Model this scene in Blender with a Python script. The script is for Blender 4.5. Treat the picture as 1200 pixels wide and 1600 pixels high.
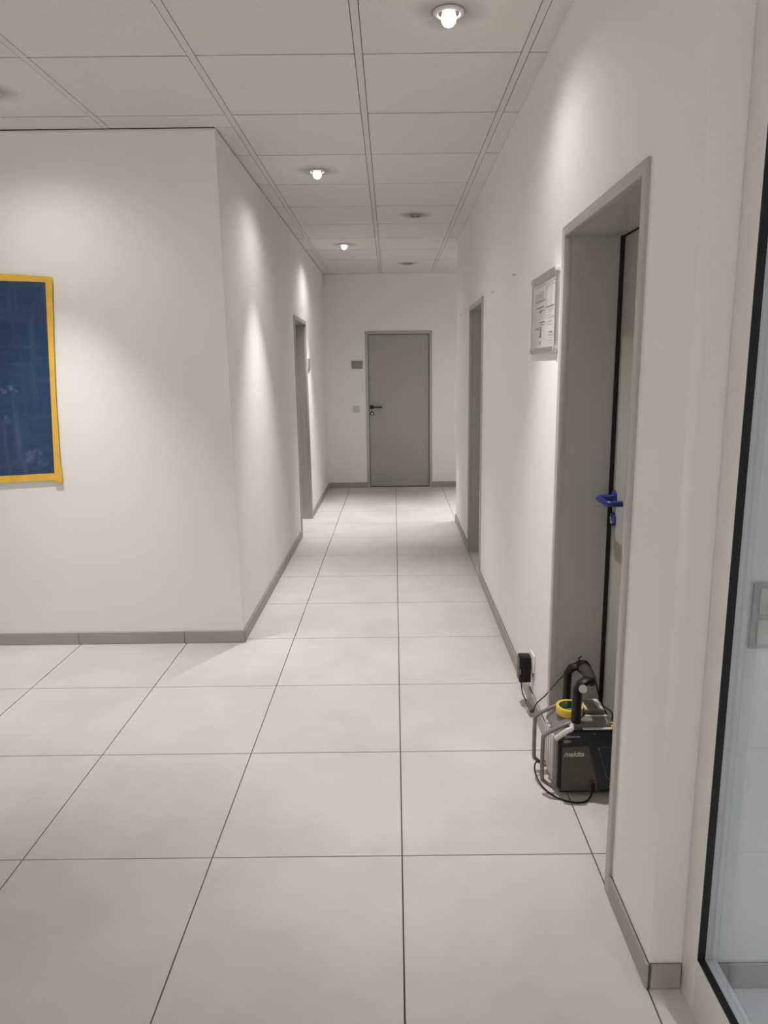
import bpy, bmesh, math, random
from mathutils import Vector, Matrix
random.seed(7)
for o in list(bpy.data.objects): bpy.data.objects.remove(o)
S = bpy.context.scene
COL = S.collection
PI = math.pi

# ------------------------------------------------------------------ camera
H = 2.688                       # ceiling height
cam_d = bpy.data.cameras.new('camera'); cam = bpy.data.objects.new('camera', cam_d); COL.objects.link(cam)
PITCH, YAW, ROLL, EYE, FPX = 0.19773, -0.00203, -0.01221, 1.50323, 1103.98
fw = Vector((math.sin(YAW)*math.cos(PITCH), math.cos(YAW)*math.cos(PITCH), -math.sin(PITCH)))
r0 = Vector((math.cos(YAW), -math.sin(YAW), 0)); u0 = r0.cross(fw)
rt = math.cos(ROLL)*r0 + math.sin(ROLL)*u0
up = -math.sin(ROLL)*r0 + math.cos(ROLL)*u0
m = Matrix((rt, up, -fw)).transposed().to_4x4(); m.translation = (0, 0, EYE)
cam.matrix_world = m
cam_d.sensor_fit = 'AUTO'; cam_d.sensor_width = 36
cam_d.lens = FPX/1600*36
cam_d.shift_x = -16.1/1600
cam_d.clip_start = 0.02
S.camera = cam

# ------------------------------------------------------------------ world, exposure
w = bpy.data.worlds.new('world'); S.world = w; w.use_nodes = True
w.node_tree.nodes['Background'].inputs[0].default_value = (0.6, 0.65, 0.7, 1)
w.node_tree.nodes['Background'].inputs[1].default_value = 0.02
S.view_settings.view_transform = 'Standard'
S.view_settings.look = 'None'
S.view_settings.gamma = 1
S.view_settings.use_curve_mapping = False
S.view_settings.exposure = 0.0
LAMP_W = 145.0                   # watts of one downlight
LAMP_C = (1.0, 0.965, 0.925)

# ------------------------------------------------------------------ helpers
WL = {}
def link(o, parent=None, loc=(0, 0, 0)):
    COL.objects.link(o)
    loc = Vector(loc)
    WL[o.name] = loc
    if parent is not None:
        o.parent = parent; o.location = loc - WL[parent.name]
    else:
        o.location = loc
    return o
def obj(name, bm, mat, parent=None, loc=None, smooth=False, mats=None):
    """one mesh object; bm is in world coordinates"""
    if loc is None: loc = WL[parent.name] if parent is not None else (0, 0, 0)
    bmesh.ops.translate(bm, verts=bm.verts, vec=-Vector(loc))
    bmesh.ops.recalc_face_normals(bm, faces=bm.faces)
    me = bpy.data.meshes.new(name); bm.to_mesh(me); bm.free()
    for mt in (mats or [mat]): me.materials.append(mt)
    if smooth:
        me.polygons.foreach_set('use_smooth', [True]*len(me.polygons))
        try: me.set_sharp_from_angle(angle=math.radians(40))
        except Exception: pass
    return link(bpy.data.objects.new(name, me), parent, loc)
def share(name, me, parent, loc):
    return link(bpy.data.objects.new(name, me), parent, loc)
def empty(name, loc):
    o = bpy.data.objects.new(name, None); o.empty_display_size = .05
    return link(o, None, loc)
def tag(o, label=None, cat=None, group=None, kind=None):
    if label: o['label'] = label
    if cat: o['category'] = cat
    if group: o['group'] = group
    if kind: o['kind'] = kind
    return o
def struct(o, label=None):
    o['kind'] = 'structure'
    if label: o['label'] = label
    return o
def box(bm, x0, x1, y0, y1, z0, z1, bevel=0, seg=2):
    x0, x1 = sorted((x0, x1)); y0, y1 = sorted((y0, y1)); z0, z1 = sorted((z0, z1))
    mt = Matrix.Translation(((x0+x1)/2, (y0+y1)/2, (z0+z1)/2)) @ Matrix.Diagonal((x1-x0, y1-y0, z1-z0, 1))
    r = bmesh.ops.create_cube(bm, size=1, matrix=mt)
    if bevel:
        es = list({e for v in r['verts'] for e in v.link_edges})
        bmesh.ops.bevel(bm, geom=es, offset=bevel, segments=seg, affect='EDGES', profile=.5)
    return bm
def bx(*a, **k): return box(bmesh.new(), *a, **k)
def prism(bm, pts, axis, a, b):
    """extrude a polygon; pts are the two other axes in x,y,z order"""
    def P(p, t):
        return {'x': (t, p[0], p[1]), 'y': (p[0], t, p[1]), 'z': (p[0], p[1], t)}[axis]
    A = [bm.verts.new(P(p, a)) for p in pts]; B = [bm.verts.new(P(p, b)) for p in pts]
    n = len(pts)
    bm.faces.new(A); bm.faces.new(B[::-1])
    for i in range(n): bm.faces.new((A[i], B[i], B[(i+1) % n], A[(i+1) % n]))
    return bm
def smooth_path(pts, n=6):
    pts = [Vector(p) for p in pts]
    if len(pts) < 3: return pts
    out = []
    q = [2*pts[0]-pts[1]] + pts + [2*pts[-1]-pts[-2]]
    for i in range(1, len(q)-2):
        p0, p1, p2, p3 = q[i-1:i+3]
        for k in range(n):
            t = k/n
            out.append(.5*((2*p1)+(p2-p0)*t+(2*p0-5*p1+4*p2-p3)*t*t+(3*p1-p0-3*p2+p3)*t**3))
    out.append(pts[-1]); return out
def tube(bm, pts, r, n=8, sm=0, flat=(1, 1), ref=None, rot=0):
    if sm and isinstance(r, (list, tuple)):
        r = [p.x for p in smooth_path([(q, 0, 0) for q in r], sm)]
    if sm: pts = smooth_path(pts, sm)
    pts = [Vector(p) for p in pts]
    rings = []; u = None
    for i, p in enumerate(pts):
        t = (pts[min(i+1, len(pts)-1)] - pts[max(i-1, 0)]).normalized()
        if u is None:
            u = Vector(ref) if ref else Vector((0, 0, 1))
            if abs(u.dot(t)) > .95: u = Vector((0, 1, 0))
        u = (u - t*u.dot(t)).normalized(); v = t.cross(u)
        rr = r[i] if isinstance(r, (list, tuple)) else r
        rings.append([bm.verts.new(p + rr*(math.cos(rot+2*PI*k/n)*flat[0]*u + math.sin(rot+2*PI*k/n)*flat[1]*v)) for k in range(n)])
    for a, b in zip(rings, rings[1:]):
        for k in range(n): bm.faces.new((a[k], a[(k+1) % n], b[(k+1) % n], b[k]))
    bm.faces.new(rings[0][::-1]); bm.faces.new(rings[-1])
    return bm
def lathe(bm, prof, c, axis=(0, 0, 1), n=32, closed=False):
    """profile of (radius, height) pairs turned about the axis through c"""
    ax = Vector(axis).normalized(); q = Vector((0, 0, 1)).rotation_difference(ax).to_matrix()
    rings = []
    for r, h in prof:
        if r < 1e-6: rings.append([bm.verts.new(Vector(c)+q@Vector((0, 0, h)))])
        else: rings.append([bm.verts.new(Vector(c)+q@Vector((r*math.cos(2*PI*k/n), r*math.sin(2*PI*k/n), h))) for k in range(n)])
    pr = list(zip(rings, rings[1:])) + ([(rings[-1], rings[0])] if closed else [])
    for a, b in pr:
        for k in range(n):
            k2 = (k+1) % n
            if len(a) == 1 and len(b) == 1: continue
            if len(a) == 1: bm.faces.new((a[0], b[k2], b[k]))
            elif len(b) == 1: bm.faces.new((a[k], a[k2], b[0]))
            else: bm.faces.new((a[k], a[k2], b[k2], b[k]))
    return bm

# ------------------------------------------------------------------ materials
def srgb(r, g, b):
    f = lambda c: c/12.92 if c <= .04045 else ((c+.055)/1.055)**2.4
    return (f(r/255), f(g/255), f(b/255), 1)
def mat(name, col, rough=.5, metal=0, spec=.5, noise=None, bump=None, coat=0, emit=None, rnd=0):
    """noise=(scale, amount) mottles the colour; bump=(scale, strength, distance)"""
    M = bpy.data.materials.new(name); M.use_nodes = True
    nt = M.node_tree; b = nt.nodes['Principled BSDF']
    b.inputs['Base Color'].default_value = col
    b.inputs['Roughness'].default_value = rough; b.inputs['Metallic'].default_value = metal
    b.inputs['Specular IOR Level'].default_value = spec
    if coat: b.inputs['Coat Weight'].default_value = coat
    if emit:
        b.inputs['Emission Color'].default_value = emit[0]; b.inputs['Emission Strength'].default_value = emit[1]
    tc = nt.nodes.new('ShaderNodeTexCoord')
    vec = tc.outputs['Object']
    if rnd:
        oi = nt.nodes.new('ShaderNodeObjectInfo'); va = nt.nodes.new('ShaderNodeVectorMath'); va.operation = 'MULTIPLY_ADD'
        nt.links.new(oi.outputs['Location'], va.inputs[0]); va.inputs[1].default_value = (1, 1, 1)
        nt.links.new(tc.outputs['Object'], va.inputs[2])
        vec = va.outputs[0]
    if noise:
        n = nt.nodes.new('ShaderNodeTexNoise'); n.inputs['Scale'].default_value = noise[0]
        n.inputs['Detail'].default_value = 6; n.inputs['Roughness'].default_value = .6
        nt.links.new(vec, n.inputs['Vector'])
        mr = nt.nodes.new('ShaderNodeMapRange')
        mr.inputs[1].default_value = .3; mr.inputs[2].default_value = .7
        mr.inputs[3].default_value = 1-noise[1]; mr.inputs[4].default_value = 1+noise[1]
        nt.links.new(n.outputs['Fac'], mr.inputs[0])
        fac = mr.outputs[0]
        if rnd:
            m2 = nt.nodes.new('ShaderNodeMapRange'); m2.inputs[3].default_value = 1-rnd; m2.inputs[4].default_value = 1+rnd
            nt.links.new(oi.outputs['Random'], m2.inputs[0])
            mm = nt.nodes.new('ShaderNodeMath'); mm.operation = 'MULTIPLY'
            nt.links.new(fac, mm.inputs[0]); nt.links.new(m2.outputs[0], mm.inputs[1]); fac = mm.outputs[0]
        vm = nt.nodes.new('ShaderNodeVectorMath'); vm.operation = 'SCALE'
        vm.inputs[0].default_value = col[:3]; nt.links.new(fac, vm.inputs['Scale'])
        nt.links.new(vm.outputs[0], b.inputs['Base Color'])
    if bump:
        n = nt.nodes.new('ShaderNodeTexNoise'); n.inputs['Scale'].default_value = bump[0]
        n.inputs['Detail'].default_value = 3
        nt.links.new(vec, n.inputs['Vector'])
        bn = nt.nodes.new('ShaderNodeBump'); bn.inputs['Strength'].default_value = bump[1]; bn.inputs['Distance'].default_value = bump[2]
        nt.links.new(n.outputs['Fac'], bn.inputs['Height']); nt.links.new(bn.outputs[0], b.inputs['Normal'])
    return M
M = {}
M['wall'] = mat('wall_paint', (.87, .858, .835, 1), .85, spec=.2, noise=(.9, .012), bump=(170, .22, .002))
M['tile'] = mat('floor_tile', (.64, .617, .590, 1), .42, spec=.35, noise=(2.2, .08), bump=(160, .06, .001), rnd=.02)
M['grout'] = mat('grout', (.10, .095, .09, 1), .9)
M['base'] = mat('baseboard_tile', (.385, .36, .335, 1), .5, spec=.35, noise=(5, .05), rnd=.03)
M['panel'] = mat('ceiling_panel', (.74, .722, .68, 1), .92, spec=.15, noise=(60, .03), bump=(260, .2, .001), rnd=.01)
M['bar'] = mat('ceiling_bar', (.70, .68, .65, 1), .5, spec=.3, noise=(5, .02))
M['plenum'] = mat('plenum', (.05, .048, .045, 1), .95)
M['trim'] = mat('trim_white', (.80, .78, .75, 1), .5, noise=(4, .02))
M['door'] = mat('door_grey_laminate', (.375, .372, .348, 1), .38, spec=.4, noise=(3, .012))
M['frame'] = mat('door_frame_paint', (.47, .46, .44, 1), .28, spec=.5, noise=(3, .012))
M['seal'] = mat('rubber_black', (.008, .008, .008, 1), .6)
M['blue'] = mat('handle_blue_nylon', (.012, .018, .16, 1), .22, spec=.5, noise=(20, .05))
M['navy'] = mat('handle_dark_blue', (.006, .008, .04, 1), .3, noise=(20, .05))
M['chrome'] = mat('chrome', (.7, .7, .7, 1), .18, metal=1, noise=(30, .03))
M['alu'] = mat('brushed_aluminium', (.62, .62, .61, 1), .34, metal=1, noise=(40, .04))
M['clear'] = mat('corner_plastic', (.60, .60, .59, 1), .12, spec=.6, noise=(30, .03))
M['paper'] = mat('paper', (.66, .66, .64, 1), .25, spec=.5, noise=(4, .02))
M['ink'] = mat('ink_grey', (.16, .16, .16, 1), .4, noise=(30, .08))
M['inkl'] = mat('ink_pale', (.42, .42, .42, 1), .4, noise=(30, .05))
M['white'] = mat('white_plastic', (.74, .73, .69, 1), .35, noise=(20, .01))
M['beige'] = mat('switch_beige', (.60, .575, .51, 1), .4, noise=(20, .01))
M['swgrey'] = mat('switch_frame_grey', (.42, .43, .42, 1), .4, noise=(20, .01))
M['signgrey'] = mat('sign_grey', (.26, .26, .26, 1), .35, noise=(10, .02))
M['pvc'] = mat('window_frame_white', (.84, .82, .79, 1), .35, noise=(3, .01))
M['tape'] = mat('masking_tape_yellow', (.84, .50, .055, 1), .5, noise=(14, .10))
M['tape2'] = mat('tape_roll_yellow', (.86, .58, .05, 1), .45, noise=(14, .05))
M['core'] = mat('tape_core_green', (.01, .13, .045, 1), .5, noise=(30, .1))
M['corepale'] = mat('tape_core_label', (.30, .38, .26, 1), .5, noise=(30, .1))
M['black'] = mat('plastic_black', (.005, .005, .0055, 1), .45, spec=.3, noise=(30, .1))
M['blackr'] = mat('grip_rubber', (.022, .022, .023, 1), .7, noise=(60, .2), bump=(400, .5, .002))
M['teal'] = mat('plastic_dark_petrol', (.005, .010, .014, 1), .35, noise=(12, .15))
M['grille'] = mat('speaker_grille', (.075, .069, .063, 1), .55, noise=(30, .10), bump=(700, .4, .001))
M['rgrey'] = mat('radio_grey', (.20, .19, .18, 1), .45, noise=(18, .18), bump=(120, .2, .001))
M['rpale'] = mat('radio_pale', (.62, .60, .56, 1), .4, noise=(18, .08))
M['logo'] = mat('logo_silver', (.55, .52, .50, 1), .3, noise=(30, .03))
M['red'] = mat('plug_red', (.14, .02, .02, 1), .35, noise=(30, .05))
M['adapter'] = mat('adapter_grey', (.10, .10, .10, 1), .5, noise=(30, .1))
M['reflect'] = mat('lamp_reflector', (.10, .09, .08, 1), .3, metal=.4, noise=(30, .1))
M['ring'] = mat('lamp_ring', (.66, .64, .62, 1), .35, noise=(20, .02))
M['ringoff'] = mat('lamp_ring_dark', (.30, .28, .25, 1), .45, noise=(20, .05))  # darker grey ring for the unlit lamps
M['bulb'] = mat('lamp_bulb', (1, .97, .92, 1), .4, emit=((1, .96, .88, 1), 5.0))
M['bulboff'] = mat('lamp_bulb_off', (.5, .48, .42, 1), .2, noise=(30, .03))

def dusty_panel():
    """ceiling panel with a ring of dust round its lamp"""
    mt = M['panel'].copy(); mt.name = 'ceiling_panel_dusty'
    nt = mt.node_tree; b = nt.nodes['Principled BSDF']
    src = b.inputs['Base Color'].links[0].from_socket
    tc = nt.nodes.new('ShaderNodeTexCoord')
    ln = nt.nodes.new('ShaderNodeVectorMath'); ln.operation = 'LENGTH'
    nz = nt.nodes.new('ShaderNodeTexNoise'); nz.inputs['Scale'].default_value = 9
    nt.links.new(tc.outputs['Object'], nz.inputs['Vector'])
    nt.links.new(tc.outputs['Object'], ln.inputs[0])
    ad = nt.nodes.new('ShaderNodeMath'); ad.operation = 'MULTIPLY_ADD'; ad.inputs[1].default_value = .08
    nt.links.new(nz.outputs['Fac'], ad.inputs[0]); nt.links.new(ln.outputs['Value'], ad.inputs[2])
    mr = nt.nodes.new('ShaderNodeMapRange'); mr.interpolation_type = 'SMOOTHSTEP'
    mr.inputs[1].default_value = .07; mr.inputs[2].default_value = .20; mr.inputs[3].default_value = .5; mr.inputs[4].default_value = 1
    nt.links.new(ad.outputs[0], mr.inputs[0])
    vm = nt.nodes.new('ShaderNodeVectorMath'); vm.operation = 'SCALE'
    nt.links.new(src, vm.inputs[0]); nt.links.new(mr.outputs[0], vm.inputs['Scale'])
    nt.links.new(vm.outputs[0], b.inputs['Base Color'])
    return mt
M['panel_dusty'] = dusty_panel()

def glass_mat():
    mt = bpy.data.materials.new('pane_glass'); mt.use_nodes = True; nt = mt.node_tree; nt.nodes.clear()
    out = nt.nodes.new('ShaderNodeOutputMaterial'); mx = nt.nodes.new('ShaderNodeMixShader')
    t = nt.nodes.new('ShaderNodeBsdfTransparent'); t.inputs[0].default_value = (.94, .955, .965, 1)
    g = nt.nodes.new('ShaderNodeBsdfGlossy'); g.inputs['Roughness'].default_value = .01; g.inputs[0].default_value = (.9, .93, 1, 1)
    f = nt.nodes.new('ShaderNodeFresnel'); 
    ge = nt.nodes.new('ShaderNodeNewGeometry'); mr = nt.nodes.new('ShaderNodeMapRange')     # same reflectance from either face
    mr.inputs[3].default_value = 1.45; mr.inputs[4].default_value = 1/1.45
    nt.links.new(ge.outputs['Backfacing'], mr.inputs[0]); nt.links.new(mr.outputs[0], f.inputs['IOR'])
    nt.links.new(f.outputs[0], mx.inputs[0]); nt.links.new(t.outputs[0], mx.inputs[1]); nt.links.new(g.outputs[0], mx.inputs[2])
    nt.links.new(mx.outputs[0], out.inputs[0]); return mt
M['glass'] = glass_mat()

def film_mat():
    """deep blue plastic film with pale smears; object coordinates are metres from the board's right bottom corner"""
    mt = bpy.data.materials.new('blue_film'); mt.use_nodes = True; nt = mt.node_tree; b = nt.nodes['Principled BSDF']
    tc = nt.nodes.new('ShaderNodeTexCoord')
    wn = nt.nodes.new('ShaderNodeTexNoise'); wn.inputs['Scale'].default_value = 18; wn.inputs['Detail'].default_value = 4
    nt.links.new(tc.outputs['Object'], wn.inputs['Vector'])
    wp = nt.nodes.new('ShaderNodeVectorMath'); wp.operation = 'MULTIPLY_ADD'; wp.inputs[1].default_value = (.06, 0, .06)
    nt.links.new(wn.outputs['Color'], wp.inputs[0]); nt.links.new(tc.outputs['Object'], wp.inputs[2])
    cur = None
    #       x from right edge, z from bottom, radius, strength, x-squash
    for (cx, cz, r, s) in ((-.225, .445, .020, .9), (-.185, .462, .018, .9), (-.16, .45, .014, .8), (-.31, .63, .032, .9), (-.24, .585, .010, .6),
                           (-.215, .57, .010, .6), (-.18, .565, .008, .6), (-.23, .30, .022, .55), (-.18, .315, .014, .6), (-.135, .325, .012, .6), (-.11, .395, .006, .7),
                           (-.13, .10, .036, .55), (-.085, .115, .028, .5), (-.06, .065, .03, .4), (-.19, .27, .012, .5), (-.10, .19, .012, .45), (-.075, .36, .006, .6)):
        d = nt.nodes.new('ShaderNodeVectorMath'); d.operation = 'DISTANCE'
        nt.links.new(wp.outputs[0], d.inputs[0]); d.inputs[1].default_value = (cx+.030, 0, cz+.030)
        sc = nt.nodes.new('ShaderNodeMapRange'); sc.interpolation_type = 'SMOOTHSTEP'
        sc.inputs[1].default_value = r*.55; sc.inputs[2].default_value = r*1.25; sc.inputs[3].default_value = s; sc.inputs[4].default_value = 0
        nt.links.new(d.outputs['Value'], sc.inputs[0])
        if cur is None: cur = sc.outputs[0]
        else:
            mx = nt.nodes.new('ShaderNodeMath'); mx.operation = 'MAXIMUM'
            nt.links.new(cur, mx.inputs[0]); nt.links.new(sc.outputs[0], mx.inputs[1]); cur = mx.outputs[0]
    bk_ = nt.nodes.new('ShaderNodeTexNoise'); bk_.inputs['Scale'].default_value = 55; bk_.inputs['Detail'].default_value = 4
    nt.links.new(tc.outputs['Object'], bk_.inputs['Vector'])
    br_ = nt.nodes.new('ShaderNodeMapRange'); br_.inputs[1].default_value = .35; br_.inputs[2].default_value = .62; br_.inputs[3].default_value = .15; br_.inputs[4].default_value = .8
    nt.links.new(bk_.outputs['Fac'], br_.inputs[0])
    ml = nt.nodes.new('ShaderNodeMath'); ml.operation = 'MULTIPLY'; nt.links.new(cur, ml.inputs[0]); nt.links.new(br_.outputs[0], ml.inputs[1]); cur = ml.outputs[0]
    # long soft vertical and horizontal smears
    for scl, amt in (((5, 1, .9), .38), ((1.2, 1, 9), .26)):
        mp = nt.nodes.new('ShaderNodeMapping'); mp.inputs['Scale'].default_value = scl
        nt.links.new(tc.outputs['Object'], mp.inputs[0])
        n = nt.nodes.new('ShaderNodeTexNoise'); n.inputs['Scale'].default_value = 3; n.inputs['Detail'].default_value = 5
        nt.links.new(mp.outputs[0], n.inputs['Vector'])
        mr = nt.nodes.new('ShaderNodeMapRange'); mr.inputs[1].default_value = .5; mr.inputs[2].default_value = .8; mr.inputs[3].default_value = 0; mr.inputs[4].default_value = amt
        nt.links.new(n.outputs['Fac'], mr.inputs[0])
        mx = nt.nodes.new('ShaderNodeMath'); mx.operation = 'MAXIMUM'
        nt.links.new(cur, mx.inputs[0]); nt.links.new(mr.outputs[0], mx.inputs[1]); cur = mx.outputs[0]
    mc = nt.nodes.new('ShaderNodeMix'); mc.data_type = 'RGBA'
    mc.inputs[6].default_value = (.011, .046, .128, 1); mc.inputs[7].default_value = (.15, .22, .33, 1)
    nt.links.new(cur, mc.inputs[0]); nt.links.new(mc.outputs[2], b.inputs['Base Color'])
    b.inputs['Roughness'].default_value = .3; b.inputs['Specular IOR Level'].default_value = .5
    mp = nt.nodes.new('ShaderNodeMapping'); mp.inputs['Scale'].default_value = (3, 1, 1)
    nt.links.new(tc.outputs['Object'], mp.inputs[0])
    n = nt.nodes.new('ShaderNodeTexNoise'); n.inputs['Scale'].default_value = 5; nt.links.new(mp.outputs[0], n.inputs['Vector'])
    bn = nt.nodes.new('ShaderNodeBump'); bn.inputs['Strength'].default_value = .5; bn.inputs['Distance'].default_value = .02
    nt.links.new(n.outputs['Fac'], bn.inputs['Height']); nt.links.new(bn.outputs[0], b.inputs['Normal'])
    return mt
M['film'] = film_mat()

# ------------------------------------------------------------------ plan of the place (metres)
XL, XR = -.872, .610            # corridor walls
YC, YF = 3.794, 9.172           # front face of the left block, far wall
YE, YN = 7.012, 1.485           # far and near end of the right wall
XO, XS = -4.4, 3.6              # outer left wall, outer wall of the side room
YB = -3.0                       # rear wall behind the camera
XP = 2.6                        # end of the side passage

# ------------------------------------------------------------------ floor: slab and tiles
fl = struct(obj('floor', bx(XO-.2, XS+.2, YB-.2, YF+.4, -.12, -.010), M['grout'], loc=(0, 0, 0)))
TX, TY, GX, GY = .6, .621, .0075, 1.975
g = .0022
tile_bm = bmesh.new(); box(tile_bm, -TX/2+g, TX/2-g, -TY/2+g, TY/2-g, -.010, 0)
tile_me = bpy.data.meshes.new('floor_tile'); tile_bm.to_mesh(tile_me); tile_bm.free(); tile_me.materials.append(M['tile'])
def inside(x, y):
    if y > YC+.3 and x < XL-.4: return False
    if x < XO-.3 or x > XS+.3 or y < YB-.3 or y > YF+.3: return False
    if x > XR+.6 and YN+.35 < y < YE-.35: return False
    return True
for i in range(-9, 8):
    for j in range(-9, 13):
        cx, cy = GX+TX*(i+.5), GY+TY*(j+.5)
        if inside(cx, cy): share('floor_tile', tile_me, fl, (cx, cy, 0))

# ------------------------------------------------------------------ walls
def wall(name, boxes):
    bm = bmesh.new()
    for b in boxes: box(bm, *b)
    return struct(obj(name, bm, M['wall']))
DH = 1.957                      # clear height of the door openings
wall('wall_front_left', [(XO, XL, YC, YC+.2, 0, H)])
LD = (6.392, 7.190)             # left door opening (y)
wall('wall_left', [(XL-.32, XL, YC+.2, LD[0], 0, H), (XL-.32, XL, LD[1], YF, 0, H), (XL-.32, XL, LD[0], LD[1], DH, H)])
FD = (-.331, .452)              # far door opening (x)
wall('wall_far', [(XL-.32, FD[0], YF, YF+.25, 0, H), (FD[1], XP, YF, YF+.25, 0, H), (FD[0], FD[1], YF, YF+.25, DH, H)])
RD = (1.820, 2.609)             # near right door opening (y)
QD = (4.985, 5.770)             # second right door opening (y)
wall('wall_right', [(XR, XR+.32, YN, RD[0], 0, H), (XR, XR+.32, RD[1], QD[0], 0, H), (XR, XR+.32, QD[1], YE, 0, H),
                    (XR, XR+.32, RD[0], RD[1], DH, H), (XR, XR+.32, QD[0], QD[1], DH, H)])
wall('wall_passage_near', [(XR+.32, XP, YE-.2, YE, 0, H)])
wall('wall_passage_end', [(XP, XP+.2, YE-.2, YF+.25, 0, H)])
wall('wall_side_room', [(XR+.32, XS, YN, YN+.2, 0, H)])
wall('wall_side_room_outer', [(XS, XS+.2, YB, YN+.2, 0, H)])
wall('wall_rear', [(XO, XS, YB-.2, YB, 0, H)])
wall('wall_outer_left', [(XO-.2, XO, YB-.2, YC+.2, 0, H)])

# ------------------------------------------------------------------ ceiling: plenum deck, panels, bars
ce = struct(obj('ceiling', bx(XO-.2, XS+.2, YB-.2, YF+.4, H+.03, H+.12), M['plenum'], loc=(0, 0, 0)))
CX0, CP, CW, CQ, CY0, CA = -.1465, .6374, .0275, .6366, 2.987, .0056
def cpt(x, y):                  # grid coordinates to the room
    return Vector((x-CA*(y-5), y+CA*x, 0))
def region(x, y):
    """the free rectangle that holds a ceiling piece, or None inside walls"""
    if y < YC:
        lo, hi = XO, (XR if y > YN else XS)
        return lo, hi
    if XL < x or y < YC: return XL, (XP if y > YE else XR)
    return None
lamp_cells = {}
def clampx(v, lo, hi): return Vector((min(max(v.x, lo), hi), v.y, 0))
gap, gapy = .0030, .0050
for k in range(-7, 6):
    for j in range(-10, 11):
        x0, x1 = CX0+CW+CP*k+gap, CX0+CP*(k+1)-gap
        y0, y1 = CY0+CQ*(j-1)+gapy, CY0+CQ*j-gapy
        # pieces are cut where the walls stand
        spans = [(y0, y1)]
        if y0 < YC < y1 and cpt((x0+x1)/2, YC).x < XL+.2: spans = [(y0, YC-.004), (YC, y1)]
        if y0 < YN < y1 and x0 > XR-.2: spans = [(y0, YN), (YN, y1)]
        if y0 < YE < y1 and x0 > XR-.5: spans = [(y0, YE), (YE, y1)]
        if y1 > YF: spans = [(y0, YF-.003)] if y0 < YF-.05 else []
        for ya, yb in spans:
            ym = (ya+yb)/2; c = cpt((x0+x1)/2, ym)
            lo, hi = XO, XS
            if ym > YC: lo = XL+.004
            if YN < ym < YE: hi = XR-.004
            elif ym >= YE: hi = XP
            if ym < YB or ya < YB-.4: continue
            q = [cpt(x0, ya), cpt(x1, ya), cpt(x1, yb), cpt(x0, yb)]
            if len(spans) == 2 or yb < y1-1e-6:      # straight cuts along walls
                for v in q:
                    pass
            q = [clampx(v, lo, hi) for v in q]
            if max(v.x for v in q)-min(v.x for v in q) < .012: continue
            cc = sum(q, Vector())/4
            z = H + random.uniform(0, .0009)
            tx, ty = random.uniform(-.0015, .0015), random.uniform(-.0012, .0012)
            bm = bmesh.new()
            lo_v = [bm.verts.new((v.x, v.y, z+max(0, tx*(v.x-cc.x)+ty*(v.y-cc.y)))) for v in q]
            hi_v = [bm.verts.new((v.x, v.y, z+.016)) for v in q]
            bm.faces.new(lo_v[::-1]); bm.faces.new(hi_v)
            for a in range(4): bm.faces.new((lo_v[a], lo_v[(a+1) % 4], hi_v[(a+1) % 4], hi_v[a]))
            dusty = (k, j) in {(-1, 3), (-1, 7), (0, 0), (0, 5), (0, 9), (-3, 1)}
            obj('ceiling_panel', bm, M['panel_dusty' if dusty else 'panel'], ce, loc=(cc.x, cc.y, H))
for k in range(-7, 7):
    x0, x1 = CX0+CP*k, CX0+CP*k+CW
    ya, yb = YB, YF-.003
    if x1 < XL-.1: yb = YC-.004
    segs = [(ya, yb)]
    if k == 2 or k > 2: segs = [(YB, YN), (YE, YF-.003)]
    if x0 > XP: segs = [(YB, YN)]
    for a, b in segs:
        bm = bmesh.new()
        n = max(1, int((b-a)/.64))
        pts = [(cpt(x0, a+(b-a)*t/n), cpt(x1, a+(b-a)*t/n)) for t in range(n+1)]
        prev = None
        for p, q in pts:
            cur = [bm.verts.new((p.x, p.y, H)), bm.verts.new((q.x, q.y, H)), bm.verts.new((q.x, q.y, H+.02)), bm.verts.new((p.x, p.y, H+.02))]
            if prev:
                for t in range(4): bm.faces.new((prev[t], prev[(t+1) % 4], cur[(t+1) % 4], cur[t]))
            else: bm.faces.new(cur)
            prev = cur
        bm.faces.new(prev[::-1])
        obj('grid_bar', bm, M['bar'], ce)

# edge angles where the ceiling meets the walls
tn = [0]
def trim(*b):
    tn[0] += 1
    return struct(obj('trim_%d' % tn[0], bx(*b), M['trim']))
trim(XR-.009, XR, YN, YE, H-.011, H-.0005)
trim(XL, XL+.007, YC, YF, H-.016, H-.006)
trim(XO, XL+.007, YC-.006, YC, H-.012, H-.003)
trim(XL+.007, XP, YF-.006, YF, H-.010, H-.0005)

# ------------------------------------------------------------------ tiled baseboards
BH, BT = .069, .010
def baseboard(name, axis, at, out, a, b, seams):
    """axis: 'x' or 'y' along which it runs; at: wall face; out: +1/-1 the way it stands proud"""
    cuts = [a] + [s for s in seams if a+.03 < s < b-.03] + [b]
    if axis == 'x': bm = bx(a, b, at, at+out*.003, 0, BH-.002)
    else: bm = bx(at, at+out*.003, a, b, 0, BH-.002)
    root = struct(obj(name, bm, M['grout'], loc=((a, at, 0) if axis == 'x' else (at, a, 0))))
    for s, e in zip(cuts, cuts[1:]):
        i, o = at+out*.003, at+out*BT
        t = .0012
        bm = bx(s+t, e-t, i, o, .002, BH, bevel=.0012, seg=1) if axis == 'x' else bx(i, o, s+t, e-t, .002, BH, bevel=.0012, seg=1)
        c = ((s+e)/2, at, 0) if axis == 'x' else (at, (s+e)/2, 0)
        obj('baseboard_tile', bm, M['base'], root, loc=c)
    return root
xs = [GX+.6*i for i in range(-8, 8)]
ys = [GY+.621*j for j in range(-9, 14)]
FW = .032                       # face width of the steel door frames
baseboard('baseboard_front_left', 'x', YC, -1, XO, XL+BT, [s-.012 for s in xs])
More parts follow.
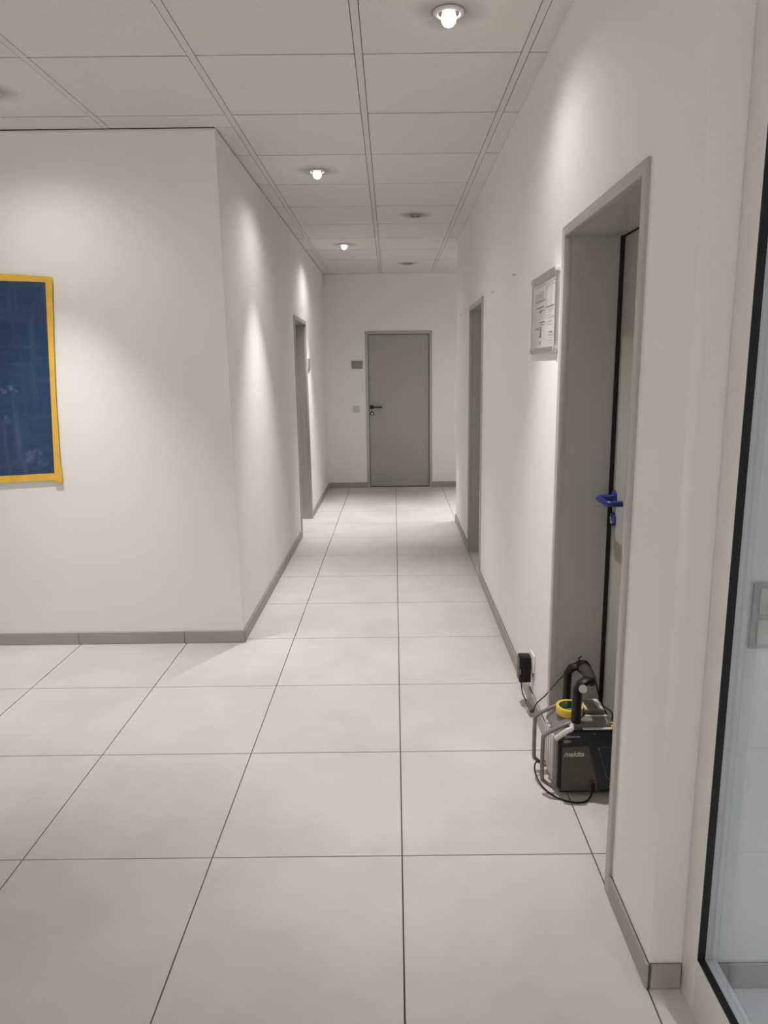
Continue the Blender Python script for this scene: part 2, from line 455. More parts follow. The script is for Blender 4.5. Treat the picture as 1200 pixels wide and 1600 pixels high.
baseboard('baseboard_left_near', 'y', XL, 1, YC, LD[0]-FW-.001, [YC+.6*i for i in range(1, 6)])
baseboard('baseboard_left_far', 'y', XL, 1, LD[1]+FW+.001, YF-BT, [7.8, 8.4, 9.0])
baseboard('baseboard_far_left', 'x', YF, -1, XL+.001, FD[0]-FW-.001, [])
baseboard('baseboard_far_right', 'x', YF, -1, FD[1]+FW+.001, XP, [1.08, 1.68])
baseboard('baseboard_right_near', 'y', XR, -1, YN-BT, RD[0]-FW-.001, [])
baseboard('baseboard_right_middle', 'y', XR, -1, RD[1]+FW+.001, QD[0]-FW-.001, [3.02, 3.62, 4.22, 4.82])
baseboard('baseboard_right_far', 'y', XR, -1, QD[1]+FW+.001, YE+BT, [6.4])
baseboard('baseboard_pillar', 'x', YN, -1, XR+.001, .687, [])
baseboard('baseboard_side_room', 'x', YN, -1, .738, XS, [1.3, 1.9, 2.5, 3.1])

# ------------------------------------------------------------------ doors
def lever(parent, c, out, along, mt, esc_dz=-.082, grip=.115, name_key=True):
    """lever on the face at c; out = unit vector off the door; along = unit vector of the grip"""
    c, o, a = Vector(c), Vector(out), Vector(along)
    g2 = grip
    pts = [c+o*.004, c+o*.046, c+o*.058+a*.005, c+o*.065+a*.016, c+o*.066+a*.03, c+o*.066+a*(g2-.03), c+o*.065+a*(g2-.014), c+o*.058+a*(g2-.004), c+o*.046+a*g2, c+o*.014+a*g2]
    h = obj('handle', tube(bmesh.new(), pts, .0105, 12, 0), mt, parent, smooth=True)
    obj('rosette', lathe(bmesh.new(), [(0, 0), (.027, 0), (.027, .006), (.023, .010), (.012, .010), (.012, .016), (0, .016)], c, out, 24), mt, parent, smooth=True)
    e = c+Vector((0, 0, esc_dz))
    obj('escutcheon', lathe(bmesh.new(), [(0, 0), (.026, 0), (.026, .006), (.022, .010), (.009, .010), (.009, .008), (0, .008)], e, out, 24), mt, parent, smooth=True)
    cyl = bmesh.new()
    lathe(cyl, [(0, .008), (.008, .008), (.008, .014), (0, .014)], e+Vector((0, 0, .004)), out, 16)
    side = o.cross(Vector((0, 0, 1)))
    p = e+o*.008
    pts = [p+side*.0042+Vector((0, 0, -.015)), p-side*.0042+Vector((0, 0, -.015)), p-side*.0042, p+side*.0042]
    vs = [cyl.verts.new(q) for q in pts]+[cyl.verts.new(q+o*.005) for q in pts]
    for f in ((0, 1, 2, 3), (7, 6, 5, 4), (0, 4, 5, 1), (1, 5, 6, 2), (2, 6, 7, 3), (3, 7, 4, 0)): cyl.faces.new([vs[t] for t in f])
    obj('lock_cylinder', cyl, M['chrome'], parent, smooth=False)
    return h
def door_in_side_wall(name, X, out, y0, y1, handle_far=True, reveal=.2):
    """steel frame and leaf set back in a wall whose face is x = X and looks along out*x"""
    d = -out                                           # into the wall
    root = struct(empty(name, (X, (y0+y1)/2, 0)))
    f = bmesh.new()
    box(f, X+d*-.010, X+d*.02, y0-FW, y0+.0025, 0, DH+FW, bevel=.003)          # face of the frame
    box(f, X+d*-.010, X+d*.02, y1-.0025, y1+FW, 0, DH+FW, bevel=.003)
    box(f, X+d*-.010, X+d*.02, y0-.001, y1+.001, DH-.0025, DH+FW, bevel=.003)
    # reveal lining
    box(f, X+d*.015, X+d*(reveal+.055), y0-.003, y0+.002, 0, DH)
    box(f, X+d*.015, X+d*(reveal+.055), y1-.002, y1+.003, 0, DH)
    box(f, X+d*.015, X+d*(reveal+.055), y0, y1, DH-.002, DH+.003)
    obj('door_frame', f, M['frame'], root, smooth=True)
    s = bmesh.new()
    xa, xb = X+d*(reveal+.012), X+d*(reveal+.05)
    box(s, xa, xb, y0+.002, y0+.014, 0, DH-.002); box(s, xa, xb, y1-.014, y1-.002, 0, DH-.002)
    xc = X+d*(reveal-.013)
    box(s, xc, xa, y0+.001, y0+.007, 0, DH-.002); box(s, xc, xa, y1-.007, y1-.001, 0, DH-.002)
    box(s, X+d*(reveal-.004), xa, y0+.007, y1-.007, DH-.006, DH-.001)
    box(s, xa, xb, y0+.014, y1-.014, DH-.010, DH-.002)
    obj('door_seal', s, M['seal'], root)
    leaf = obj('door_leaf', bx(X+d*reveal, X+d*(reveal+.042), y0+.0125, y1-.0125, .006, DH-.007, bevel=.002), M['door'], root)
    hy = (y1-.042) if handle_far else (y0+.042)
    lever(leaf, (X+d*reveal, hy, 1.034), (out, 0, 0), (0, -1 if handle_far else 1, 0), M['blue'], grip=.13)
    return root
door_in_side_wall('door_1', XR, -1, *RD)
door_in_side_wall('door_2', XR, -1, *QD)
door_in_side_wall('door_3', XL, 1, *LD)
# the door at the corridor's end sits flush in its frame
d4 = struct(empty('door_4', ((FD[0]+FD[1])/2, YF, 0)))
f = bmesh.new()
box(f, FD[0]-FW, FD[0]+.0025, YF-.010, YF+.02, 0, DH+FW, bevel=.003); box(f, FD[1]-.0025, FD[1]+FW, YF-.010, YF+.02, 0, DH+FW, bevel=.003)
box(f, FD[0]-.001, FD[1]+.001, YF-.010, YF+.02, DH-.0025, DH+FW, bevel=.003)
box(f, FD[0]-.003, FD[0]+.002, YF+.015, YF+.1, 0, DH); box(f, FD[1]-.002, FD[1]+.003, YF+.015, YF+.1, 0, DH); box(f, FD[0], FD[1], YF+.015, YF+.1, DH-.002, DH+.003)
obj('door_frame', f, M['frame'], d4, smooth=True)
s = bmesh.new(); box(s, FD[0]+.002, FD[0]+.010, YF+.03, YF+.08, 0, DH-.002); box(s, FD[1]-.010, FD[1]-.002, YF+.03, YF+.08, 0, DH-.002)
box(s, FD[0]+.01, FD[1]-.01, YF+.03, YF+.08, DH-.012, DH-.002); box(s, FD[0]+.01, FD[1]-.01, YF+.03, YF+.08, 0, .008)
obj('door_seal', s, M['seal'], d4)
leaf = obj('door_leaf', bx(FD[0]+.007, FD[1]-.007, YF+.018, YF+.058, .012, DH-.009, bevel=.002), M['door'], d4)
lever(leaf, (-.290, YF+.018, 1.043), (0, -1, 0), (1, 0, 0), M['navy'], grip=.125)

# ------------------------------------------------------------------ glazed partition at the right edge
XW = .688
w1 = struct(empty('window_1', (XW, YN, 0)))
FT = 2.45
f = bx(XW, XW+.047, YN-.078, YN-.0005, 0, FT, bevel=.003); obj('window_stile', f, M['pvc'], w1, smooth=True)
obj('window_stile', bx(XW, XW+.047, YB+.001, YB+.08, 0, FT, bevel=.003), M['pvc'], w1, smooth=True)
obj('window_bottom_rail', bx(XW, XW+.047, YB+.08, YN-.078, 0, .150, bevel=.003), M['pvc'], w1, smooth=True)
obj('window_top_rail', bx(XW, XW+.047, YB+.08, YN-.078, FT-.08, FT, bevel=.003), M['pvc'], w1, smooth=True)
gk = bmesh.new()
ya, yb = YB+.08, YN-.078
for x0, x1 in ((XW+.0015, XW+.0175),):
    t = .004
    box(gk, x0, x1, yb-t, yb+.001, .149, FT-.079); box(gk, x0, x1, ya-.001, ya+t, .149, FT-.079)
    box(gk, x0, x1, ya+t, yb-t, .149, .150+t); box(gk, x0, x1, ya+t, yb-t, FT-.08-t, FT-.079)
obj('window_gasket', gk, M['seal'], w1)
obj('window_pane', bx(XW+.0178, XW+.0238, ya+.001, yb-.001, .151, FT-.081), M['glass'], w1)
wall('wall_above_window', [(XW-.01, XW+.06, YB, YN, FT, H)])

# ------------------------------------------------------------------ recessed downlights
def downlight(cell, on, label, world=None, power=None, colour=None):
    if world: x, y = world
    else:
        k, j = cell
        p = cpt(CX0+CW+CP*k+(CP-CW)/2, CY0+CQ*(j-.5)); x, y = p.x, p.y
    z = H
    root = tag(empty('downlight', (x, y, z)), label, 'ceiling lamp', 'recessed ceiling downlights')
    obj('lamp_ring', lathe(bmesh.new(), [(.036, -.001), (.053, -.001), (.053, -.004), (.047, -.009), (.040, -.010), (.036, -.006)], (x, y, z), n=40, closed=True), M['ring' if on else 'ringoff'], root, smooth=True)
    obj('reflector', lathe(bmesh.new(), [(0, -.0005), (.0355, -.0005), (.0355, -.005), (.030, -.002), (0, -.002)], (x, y, z), n=32), M['reflect'], root, smooth=True)
    if on:
        obj('bulb', lathe(bmesh.new(), [(0, -.002), (.020, -.002), (.024, -.010), (.026, -.022), (.023, -.034), (.017, -.041), (.008, -.046), (0, -.047)], (x, y, z), n=24), M['bulb'], root, smooth=True)
        for e, a in ((1.0, 66), (.09, 158)):              # the reflector's beam and its stray light
            ld = bpy.data.lights.new('downlight_beam', 'SPOT'); ld.energy = e*(power or LAMP_W); ld.color = colour or LAMP_C
            ld.spot_size = math.radians(a); ld.spot_blend = 1.0; ld.shadow_soft_size = .022
            lo = bpy.data.objects.new('downlight_beam', ld); link(lo, root, (x, y, z-.066))
    else:
        obj('bulb', lathe(bmesh.new(), [(0, -.002), (.012, -.002), (.013, -.006), (.008, -.010), (0, -.011)], (x, y, z), n=16), M['bulboff'], root, smooth=True)
    return root
downlight((0, 0), True, 'lit round ceiling lamp nearest the viewer, above the right wall door')
downlight((-1, 3), True, 'lit round ceiling lamp in the left panel row, second from the viewer', power=165)
downlight((-1, 7), True, 'lit round ceiling lamp in the left panel row, nearest the far door', power=245)
downlight((0, 5), False, 'unlit dark round ceiling lamp between the lit ones, right panel row')
downlight((0, 9), False, 'unlit dark round ceiling lamp in front of the far door wall')
downlight((-3, 1), True, 'round ceiling lamp cut by the left edge, above the blue board')
downlight(None, True, 'lit round ceiling lamp in the side passage right of the far door', (1.50, 7.62), 270)
downlight(None, True, 'added unseen fill lamp in the hall behind the viewer, left one', (-1.72, -2.0), 640)  # lamp added out of view to raise the bounce light
downlight(None, True, 'added unseen fill lamp in the hall behind the viewer, near the glass', (-.10, -2.0), 560)  # added behind the camera to brighten the pillar's end face
downlight(None, True, 'added unseen fill lamp in the far left of the hall', (-3.35, .6), 520)  # another unseen lamp, put in to lift the ambient level from the left
downlight(None, True, 'added unseen cool fill lamp in the room behind the glass', (1.5, .3), 220, (.78, .87, 1.0))  # added out of view to brighten what shows through the glass

# ------------------------------------------------------------------ blue board taped to the front wall
RX, BZ = -1.836, .975           # right bottom corner of the film
cb = tag(empty('covered_board', (RX, YC, BZ)), 'blue plastic sheet board edged with yellow tape on left wall', 'board')
def zt(x): return 1.972 - (x-(-1.775))*.055       # top and bottom edges run slightly askew
def zb(x): return .975 + (x-(-1.80))*.045
nx, nz = 14, 16
bm = bmesh.new(); grid = []
LX = -2.95
for i in range(nx+1):
    row = []
    for j in range(nz+1):
        t = j/nz
        xr = -1.836 + .059*t
        x = LX + (xr-LX)*i/nx
        z = zb(x) + (zt(x)-zb(x))*t
        edge = min(i, nx-i, j, nz-j) == 0
        row.append(bm.verts.new((x, YC-.008-(0 if edge else random.uniform(0, .0025)), z)))
    grid.append(row)
for i in range(nx):
    for j in range(nz): bm.faces.new((grid[i][j], grid[i+1][j], grid[i+1][j+1], grid[i][j+1]))
film = obj('blue_film', bm, M['film'], cb, smooth=True)
bk = bmesh.new()
prism(bk, [(LX, zb(LX)), (-1.837, zb(-1.83)), (-1.779, zt(-1.775)), (LX, zt(LX))], 'y', YC-.0065, YC-.0003)
obj('backing_board', bk, M['white'], cb)
def strip(pts, y0=YC-.0112, y1=YC-.0096):
    return obj('tape_strip', prism(bmesh.new(), pts, 'y', y0, y1), M['tape'], cb)
def jit(a): return a+random.uniform(-.0012, .0012)
top = [(x, jit(zt(x)+.030-.008*max(0, (x+2.1)/.35))) for x in [LX-.03+k*.08 for k in range(15)]+[-1.748]]
strip(top + [(x, jit(zt(x)-.006)) for x, _ in top[::-1]])
def xr(z): return -1.836 + .059*(z-.975)
rz = [.925+k*.067 for k in range(16)]
strip([(jit(xr(z)+.033-.010*math.sin((z-.93)*2.9)), z) for z in rz+[1.985]] + [(xr(z)-.004, z) for z in (rz+[1.985])[::-1]], YC-.0125, YC-.0113)
strip([(xr(1.0)+.022, 1.03), (xr(1)+.034, 1.028), (xr(1)+.036, .935), (xr(1)+.014, .928), (xr(1)-.008, .945)], YC-.0138, YC-.0126)
bt = [LX-.03+k*.08 for k in range(15)]+[-1.81]
strip([(x, jit(zb(x)+.008)) for x in bt] + [(x, jit(zb(x)-.030)) for x in bt[::-1]])
strip([(LX-.03, zb(LX)-.02), (LX+.008, zb(LX)-.02), (LX+.008, zt(LX)+.02), (LX-.03, zt(LX)+.02)], YC-.0125, YC-.0113)

# ------------------------------------------------------------------ clip frame with a notice on the right wall
ny0, ny1, nz0, nz1 = 2.690, 3.168, 1.563, 1.878
nf = tag(empty('notice_frame', (XR, (ny0+ny1)/2, (nz0+nz1)/2)), 'silver clip frame holding a printed notice beside the open doorway', 'picture frame')
rw = .026
def rail(p, q, n):
    """half round aluminium rail lying on the wall"""
    bm = bmesh.new(); p, q = Vector(p), Vector(q); n = Vector(n); o = Vector((-1, 0, 0))
    prof = [(-rw/2*math.cos(PI*t/8), .002+.013*math.sin(PI*t/8)) for t in range(9)]+[(rw/2, 0), (-rw/2, 0)]
    A = [bm.verts.new(p+n*a+o*b) for a, b in prof]; B = [bm.verts.new(q+n*a+o*b) for a, b in prof]
    bm.faces.new(A); bm.faces.new(B[::-1])
    for i in range(len(prof)): bm.faces.new((A[i], B[i], B[(i+1) % len(prof)], A[(i+1) % len(prof)]))
    return obj('frame_rail', bm, M['alu'], nf, smooth=True)
h = rw/2
rail((XR, ny0+rw, nz1-h), (XR, ny1-rw, nz1-h), (0, 0, 1)); rail((XR, ny0+rw, nz0+h), (XR, ny1-rw, nz0+h), (0, 0, 1))
rail((XR, ny0+h, nz0+rw), (XR, ny0+h, nz1-rw), (0, 1, 0)); rail((XR, ny1-h, nz0+rw), (XR, ny1-h, nz1-rw), (0, 1, 0))
for y in (ny0, ny1):
    for z in (nz0, nz1):
        sy = 1 if y == ny0 else -1; sz = 1 if z == nz0 else -1
        b = bmesh.new()
        c = (y+sy*rw, z+sz*rw)
        pts = [(c[0]-sy*rw*math.cos(PI/2*t/6), c[1]-sz*rw*math.sin(PI/2*t/6)) for t in range(7)]+[c]
        prism(b, pts, 'x', XR-.017, XR-.0003)
        bmesh.ops.bevel(b, geom=[e for e in b.edges if all(abs(v.co.x-(XR-.017)) < 1e-5 for v in e.verts)], offset=.004, segments=2, affect='EDGES')
        tag(obj('frame_corner', b, M['clear'], nf, smooth=True), 'rounded glossy corner cap')
pp = obj('notice_sheet', bx(XR-.004, XR-.0008, ny0+rw-.004, ny1-rw+.004, nz0+rw-.004, nz1-rw+.004), M['paper'], nf)
def marks(rows, mt, name):
    bm = bmesh.new(); W_, H_ = ny1-ny0-2*rw, nz1-nz0-2*rw
    for u0, u1, v0, v1 in rows:
        box(bm, XR-.0046, XR-.0041, ny1-rw-u0*W_, ny1-rw-u1*W_, nz1-rw-v0*H_, nz1-rw-v1*H_)
    return tag(obj(name, bm, mt, pp), kind='stuff')
rng = random.Random(3)
rows = [(.03, .97, .02, .045), (.03, .97, .075, .082)]
for v in (.17, .20, .23, .26): rows.append((.08, .08+rng.uniform(.3, .42), v, v+.010))
rows += [(.55, .56, .12, .42), (.78, .785, .10, .40), (.5, .97, .41, .417), (.5, .97, .12, .126)]
for v in (.46, .49, .54, .58, .63, .68): rows.append((.66, .66+rng.uniform(.12, .26), v, v+.012))
for v in (.83, .87, .91, .95): rows.append((.68, .68+rng.uniform(.12, .22), v, v+.013))
marks(rows, M['inkl'], 'print')
rows = [(.08, .48, .29, .304), (.08, .46, .385, .40), (.25, .50, .44, .452), (.25, .33, .452, .475), (.27, .50, .615, .632), (.33, .47, .65, .663), (.06, .24, .70, .715),
        (.30, .36, .69, .83), (.22, .36, .83, .845), (.56, .88, .425, .435), (.28, .34, .91, .95), (.72, .84, .79, .805)]
marks(rows, M['ink'], 'print')

# small screws left in the right wall
for px_y, z, lab in ((3.669, 1.962, 'small screw in the right wall, first left of the clip frame'), (4.447, 1.962, 'small screw in the right wall, just above the narrow doorway'),
                     (6.099, 1.972, 'small screw in the right wall, just beyond the narrow doorway'), (6.495, 1.974, 'small screw in the right wall, nearest its far end')):
    r_ = tag(empty('wall_screw', (XR, px_y, z)), lab, 'screw', 'screws left in the right wall')
    obj('shaft', tube(bmesh.new(), [(XR-.0005, px_y, z), (XR-.010, px_y, z-.001)], .0032, 8), M['alu'], r_, smooth=True)
    obj('head', lathe(bmesh.new(), [(0, 0), (.0065, .001), (.007, .003), (.004, .006), (0, .006)], (XR-.010, px_y, z-.001), (-1, 0, 0), 16), M['alu'], r_, smooth=True)

# ------------------------------------------------------------------ signs, switches, socket
def plate_far(x0, x1, z0, z1):
    r_ = tag(empty('door_sign', ((x0+x1)/2, YF, z0)), 'blank grey room sign on the far wall left of the door', 'sign')
    obj('sign_plate', bx(x0, x1, YF-.008, YF-.0005, z0, z1, bevel=.0015), M['signgrey'], r_)
    obj('sign_holder', bx(x0-.003, x1+.003, YF-.005, YF-.0003, z0-.003, z1+.012, bevel=.001), M['trim'], r_)
plate_far(-.540, -.396, 1.530, 1.628)
r_ = tag(empty('door_sign', (XL, 7.34, 1.52)), 'small pale room sign on left wall beyond its doorway', 'sign', None)
obj('sign_holder', bx(XL+.0003, XL+.012, 7.262, 7.42, 1.515, 1.632, bevel=.002), M['alu'], r_)
obj('sign_plate', bx(XL+.012, XL+.014, 7.275, 7.407, 1.527, 1.620), M['signgrey'], r_)

def switch_plate(root, fn, w_, h_, rockers, fm, rm):
    """fn maps (u, v, depth) onto the wall"""
    def bb(u0, u1, v0, v1, d0, d1, bev):
        a, b = fn(u0, v0, d0), fn(u1, v1, d1)
        return bx(a[0], b[0], a[1], b[1], a[2], b[2], bevel=bev)
    obj('switch_frame', bb(-w_/2, w_/2, -h_/2, h_/2, .0004, .008, .002), fm, root, smooth=True)
    for v in rockers: obj('rocker', bb(-.029, .029, v-.029, v+.029, .0078, .013, .002), rm, root, smooth=True)
r_ = tag(empty('light_switch', (-.489, YF, 1.02)), 'square beige light switch beside the far door', 'switch')
switch_plate(r_, lambda u, v, d: (-.489+u, YF-d, 1.019+v), .082, .082, (0,), M['beige'], M['beige'])
r_ = tag(empty('light_switch', (.82, YN, .964)), 'double light switch with grey surround seen through the glass', 'switch')
switch_plate(r_, lambda u, v, d: (.822+u, YN-d, .964+v), .084, .152, (.036, -.036), M['swgrey'], M['beige'])

sk = tag(empty('wall_socket', (XR, 2.975, .215)), 'white wall socket low on the right wall behind the power adapter', 'socket')
obj('socket_plate', bx(XR-.011, XR-.0004, 2.934, 3.016, .176, .258, bevel=.003), M['white'], sk, smooth=True)
obj('socket_insert', lathe(bmesh.new(), [(0, .0), (.021, 0), (.021, .002), (0, .002)], (XR-.011, 2.975, .217), (-1, 0, 0), 24), M['white'], sk, smooth=True)
ad = tag(empty('power_adapter', (XR-.045, 2.985, .19)), 'black power adapter plugged into the white wall socket by the baseboard', 'adapter')
obj('adapter_body', bx(XR-.066, XR-.0135, 2.952, 3.012, .125, .243, bevel=.004), M['black'], ad, smooth=True)
obj('adapter_label', bx(XR-.0665, XR-.060, 2.9505, 2.9519, .165, .19), M['rgrey'], ad)
obj('adapter_side', bx(XR-.0672, XR-.0661, 2.957, 3.007, .132, .236), M['adapter'], ad)

cd = tag(obj('cable_duct', bx(XL+.004, XL+.046, YF-.022, YF-.0004, H-.150, H-.018, bevel=.002), M['trim'], loc=(XL+.025, YF, H-.15)), 'short white cable duct in the far left ceiling corner', 'duct')

# ------------------------------------------------------------------ jobsite radio on the floor by the near door
RY0, RY1, RX0, RX1 = 2.292, 2.470, .560, .792
rd = tag(empty('jobsite_radio', ((RX0+RX1)/2, (RY0+RY1)/2, 0)), 'dark jobsite radio with grey guard bars standing by right door', 'radio')
body = bmesh.new()
prism(body, [(RX0, .030), (RX0+.022, .010), (RX1-.02, .010), (RX1, .03), (RX1, .222), (RX1-.035, .258), (RX0+.035, .258), (RX0, .222)], 'y', RY0, RY1)
bmesh.ops.bevel(body, geom=list(body.edges), offset=.004, segments=2, affect='EDGES')
obj('body', body, M['rgrey'], rd, smooth=True)
for x in (RX0+.035, RX1-.045):
    for y in (RY0+.025, RY1-.025): obj('foot_pad', bx(x-.016, x+.016, y-.012, y+.012, 0, .012, bevel=.003), M['black'], rd, smooth=True)
# front panel with speaker grille
fp = bmesh.new()
prism(fp, [(RX0+.006, .036), (RX0+.028, .014), (RX1-.02, .014), (RX1-.003, .032), (RX1-.003, .220), (RX1-.035, .254), (RX0+.034, .254), (RX0+.006, .222)], 'y', RY0-.010, RY0-.0005)
bmesh.ops.bevel(fp, geom=[e for e in fp.edges if all(v.co.y < RY0-.009 for v in e.verts)], offset=.004, segments=2, affect='EDGES')
front = obj('front_panel', fp, M['teal'], rd, smooth=True)
gr = bmesh.new()
prism(gr, [(RX0+.017, .022), (.716, .022), (.672, .196), (RX0+.017, .193)], 'y', RY0-.0125, RY0-.0098)
bmesh.ops.bevel(gr, geom=[e for e in gr.edges if all(v.co.y < RY0-.012 for v in e.verts)], offset=.0015, segments=1, affect='EDGES')
obj('speaker_grille', gr, M['grille'], front)
eb = bmesh.new(); prism(eb, [(RX0+.007, .037), (RX0+.016, .028), (RX0+.016, .21), (RX0+.007, .215)], 'y', RY0-.013, RY0-.0098); obj('edge_strip', eb, M['black'], front)
lv = bmesh.new()
tr = [(.705, .190), (.760, .190), (.760, .06), (.742, .07)]
for a, b in zip(tr, tr[1:]+tr[:1]): tube(lv, [(a[0], RY0-.010, a[1]), (b[0], RY0-.010, b[1])], .0017, 6)
tube(lv, [(.738, RY0-.010, .028), (.758, RY0-.010, .045)], .0017, 6)
obj('panel_ridge', lv, M['adapter'], front)
for x, z, r in ((.708, .185, .004), (.690, .243, .0025)):
    obj('screw', lathe(bmesh.new(), [(0, 0), (r, 0), (r, .003), (0, .003)], (x, RY0-.010, z), (0, -1, 0), 12), M['rgrey'], front)
def text_mesh(body_, size, x, z, y, mt, shear=0, bold=0, parent=front, name='lettering', sx=1):
    cu = bpy.data.curves.new('t', 'FONT'); cu.body = body_; cu.size = size; cu.shear = shear; cu.offset = bold; cu.extrude = .0004; cu.resolution_u = 3
    o = bpy.data.objects.new('t', cu); COL.objects.link(o)
    bpy.context.view_layer.update()
    me = bpy.data.meshes.new_from_object(o.evaluated_get(bpy.context.evaluated_depsgraph_get()))
    bpy.data.objects.remove(o)
    bm = bmesh.new(); bm.from_mesh(me)
    for v in bm.verts: v.co = Vector((x+v.co.x*sx, y-v.co.z, z+v.co.y))
    return obj(name, bm, mt, parent)
text_mesh('makita', .026, RX0+.024, .158, RY0-.0130, M['logo'], shear=.3, bold=.0007, sx=1.02)
text_mesh('Bluetooth', .0105, RX0+.037, .229, RY0-.0103, M['logo'], bold=.0001)
bl = bmesh.new()                # round badge with the rune
lathe(bl, [(.0048, 0), (.0058, 0), (.0058, .0006), (.0048, .0006)], (RX0+.030, RY0-.0100, .2325), (0, -1, 0), 20, closed=True)
def seg(bm, a, b, t=.0007): tube(bm, [(a[0], RY0-.0103, a[1]), (b[0], RY0-.0103, b[1])], t, 4)
cx, cz = RX0+.030, .2325
R_ = [(cx-.002, cz+.0017), (cx+.002, cz-.0017), (cx, cz-.0038), (cx, cz+.0038), (cx+.002, cz+.0017), (cx-.002, cz-.0017)]
for a, b in zip(R_, R_[1:]): seg(bl, a, b, .0005)
obj('badge', bl, M['logo'], front)
db = bmesh.new(); box(db, RX0+.024, RX0+.043, RY0-.0106, RY0-.0098, .2085, .2185, bevel=.0003, seg=1); obj('radio_badge', db, M['logo'], front)
text_mesh('DAB', .0085, RX0+.0253, .2105, RY0-.0108, M['teal'], bold=.0002)
text_mesh('+', .013, RX0+.0435, .2095, RY0-.0104, M['logo'])
# top deck
tb = bmesh.new()
prism(tb, [(RX0+.030, .2575), (RX1-.03, .2575), (RX1-.045, .270), (RX0+.045, .270)], 'y', RY0+.006, RY1-.006)
obj('top_deck', tb, M['rgrey'], rd)
obj('top_edge', bx(RX0+.09, RX1-.04, RY0-.008, RY0+.004, .2552, .2602, bevel=.0015), M['rpale'], rd)
hd = obj('display_hood', bx(.676, .752, 2.372, 2.462, .2702, .288, bevel=.005), M['rgrey'], rd, smooth=True)
hs = bmesh.new()
box(hs, .728, .744, 2.376, 2.456, .2878, .2895, bevel=.0006, seg=1); box(hs, .680, .688, 2.376, 2.440, .2878, .2892, bevel=.0006, seg=1)
obj('hood_stripe', hs, M['rpale'], hd)
obj('deck_lip', bx(.675, .755, 2.352, 2.360, .2702, .2745, bevel=.001), M['rpale'], rd)
# guard bars: front and rear loop on either side
for y in (RY0+.012, RY1-.020):
    for s_, xi in ((1, RX0), (-1, RX1)):
        if s_ > 0: pts = [(xi+.050, y, .272), (xi+.030, y, .266), (xi-.012, y, .246), (xi-.042, y, .226), (xi-.046, y, .205), (xi-.046, y, .070), (xi-.038, y, .048), (xi-.008, y, .026), (xi+.010, y, .022)]
        else: pts = [(xi-.050, y, .272), (xi-.030, y, .266), (xi-.008, y, .252), (xi+.010, y, .235), (xi+.0125, y, .205), (xi+.0125, y, .070), (xi+.010, y, .048), (xi-.004, y, .026), (xi-.010, y, .022)]
        obj('guard_bar', tube(bmesh.new(), pts, .0075 if s_ > 0 else .0035, 8, 3), M['rgrey'], rd, smooth=True)
# corner bracket over the left front edge
br = bmesh.new()
tube(br, [(RX0-.008, RY0-.012, .226), (RX0+.030, RY0-.014, .256), (RX0+.048, RY0-.010, .262), (RX0+.052, RY0+.01, .268)], [.010, .010, .009, .008], 8, 4)
obj('corner_bracket', br, M['rpale'], rd, smooth=True)
sb = bmesh.new()
for k in range(4): box(sb, RX0-.008, RX0+.001, RY0+.030+.034*k, RY0+.050+.034*k, .040, .215, bevel=.003)
obj('side_rib', sb, M['rpale'], rd, smooth=True)
# carrying handle
YA, YBk = 2.318, 2.462
def post(y, sgn):
    return [(.632, y, .258), (.632, y, .330), (.634, y, .392), (.646, y+sgn*.003, .412), (.664, y+sgn*.008, .420), (.682, y+sgn*.018, .420)]
hp = tube(bmesh.new(), post(YA, 1), .021, 8, 0, flat=(1, .8), ref=(0, 1, 0), rot=PI/8)
h1 = obj('handle_post', hp, M['black'], rd, smooth=True)
obj('handle_post', tube(bmesh.new(), post(YBk, -1), .019, 8, 0, flat=(1, .8), ref=(0, 1, 0), rot=PI/8), M['black'], rd, smooth=True)
obj('handle_grip', tube(bmesh.new(), [(.682, YA+.006, .418), (.684, YA+.03, .421), (.684, (YA+YBk)/2, .426), (.682, YBk-.03, .424), (.680, YBk-.004, .420)], [.018, .021, .022, .021, .018], 10, 4), M['blackr'], rd, smooth=True)
st_ = bmesh.new(); lathe(st_, [(0, .0), (.015, 0), (.015, .0012), (0, .0012)], (.647, YA-.0185, .404), (0, -1, .25), 14)
tag(obj('handle_patch', st_, M['rpale'], h1), 'white patch on the handle bend')  # pale disc on the bend of the front post
lm = bmesh.new(); box(lm, .746, .760, RY0-.004, RY0+.002, .222, .258, bevel=.001)
yb_ = obj('corner_tab', bx(.752, .772, RY0-.006, RY0+.03, .2585, .266, bevel=.002), M['tape'], rd)
lm.free()
# audio lead looping out of the back and into the front jack
pts = [(RX0-.002, 2.43, .05), (.520, 2.425, .052), (.508, 2.40, .035), (.515, 2.36, .014), (.535, 2.31, .004), (.570, 2.262, .004), (.62, 2.238, .004), (.662, 2.246, .004), (.683, 2.262, .018), (.690, 2.274, .034)]
obj('audio_lead', tube(bmesh.new(), pts, .0032, 8, 6), M['black'], rd, smooth=True)
jk = bmesh.new(); lathe(jk, [(.006, 0), (.0115, 0), (.0115, .006), (.006, .006)], (.690, RY0-.0125, .052), (0, -1, 0), 20, closed=True); obj('jack_ring', jk, M['red'], rd, smooth=True)
pl = bmesh.new(); tube(pl, [(.690, RY0-.0126, .052), (.690, RY0-.022, .050), (.690, RY0-.024, .036)], .0052, 10); obj('jack_plug', pl, M['black'], rd, smooth=True)

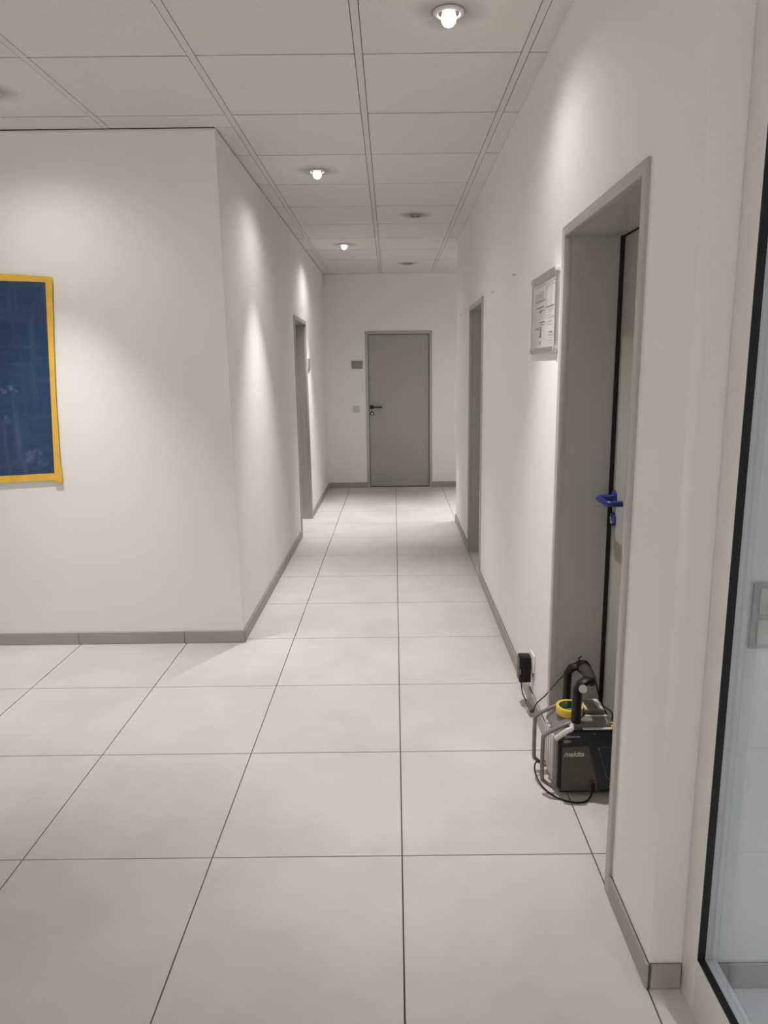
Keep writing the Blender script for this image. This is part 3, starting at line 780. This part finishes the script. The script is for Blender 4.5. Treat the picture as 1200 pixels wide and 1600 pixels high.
# roll of tape lying on the radio
TC = Vector((.626, 2.388, .2705))
trl = tag(empty('tape_roll', TC), 'roll of yellow tape lying on top of the radio', 'tape')
trl.rotation_euler = (0, 0, 0)
obj('tape_winding', lathe(bmesh.new(), [(.0385, .0), (.048, .0), (.0485, .001), (.0485, .027), (.048, .028), (.0385, .028)], TC, n=48, closed=True), M['tape2'], trl, smooth=True)
obj('tape_core', lathe(bmesh.new(), [(.0365, .0), (.0384, .0), (.0384, .0275), (.0365, .0275)], TC, n=48, closed=True), M['core'], trl, smooth=True)
cl = bmesh.new()
n = 14
A = [(TC.x+.0362*math.cos(1.55+k*.07), TC.y+.0362*math.sin(1.55+k*.07)) for k in range(n)]
B = [(TC.x+.0355*math.cos(1.55+k*.07), TC.y+.0355*math.sin(1.55+k*.07)) for k in range(n)]
prism(cl, A+B[::-1], 'z', TC.z+.001, TC.z+.0270)
obj('core_label', cl, M['corepale'], trl)

# power cord from the adapter over the handle into the radio
pc = [(XR-.050, 2.985, .126), (XR-.050, 2.984, .095), (XR-.046, 2.96, .064), (XR-.030, 2.92, .036), (XR-.022, 2.88, .030)]
cord = ad
obj('cord_lead', tube(bmesh.new(), pc, .0028, 8, 6), M['black'], cord, smooth=True)
obj('cord_connector', tube(bmesh.new(), [(XR-.036, 2.925, .042), (XR-.026, 2.895, .033), (XR-.022, 2.868, .030)], [.008, .011, .0105], 10), M['adapter'], cord, smooth=True)
pc2 = [(XR-.020, 2.862, .030), (.592, 2.80, .10), (.597, 2.66, .205), (.616, 2.55, .313), (.638, 2.49, .385), (.660, 2.45, .437), (.685, 2.432, .451), (.712, 2.43, .42), (.726, 2.42, .375), (.742, 2.41, .315), (.768, 2.42, .255), (.797, 2.44, .19)]
obj('power_lead', tube(bmesh.new(), pc2, .0028, 8, 6), M['black'], rd, smooth=True)
lp = []
for k in range(40):
    a = k*2*PI/13
    lp.append((.683+.0235*math.cos(a), 2.432+.012*math.sin(a*.33)+.004*k/40, .426+.0235*math.sin(a)))
obj('lead_coil', tube(bmesh.new(), lp, .0026, 6), M['black'], rd, smooth=True)
obj('lead_tie', tube(bmesh.new(), [(.668, 2.44, .446), (.664, 2.43, .462), (.672, 2.425, .472)], .0026, 6, 4), M['black'], rd, smooth=True)
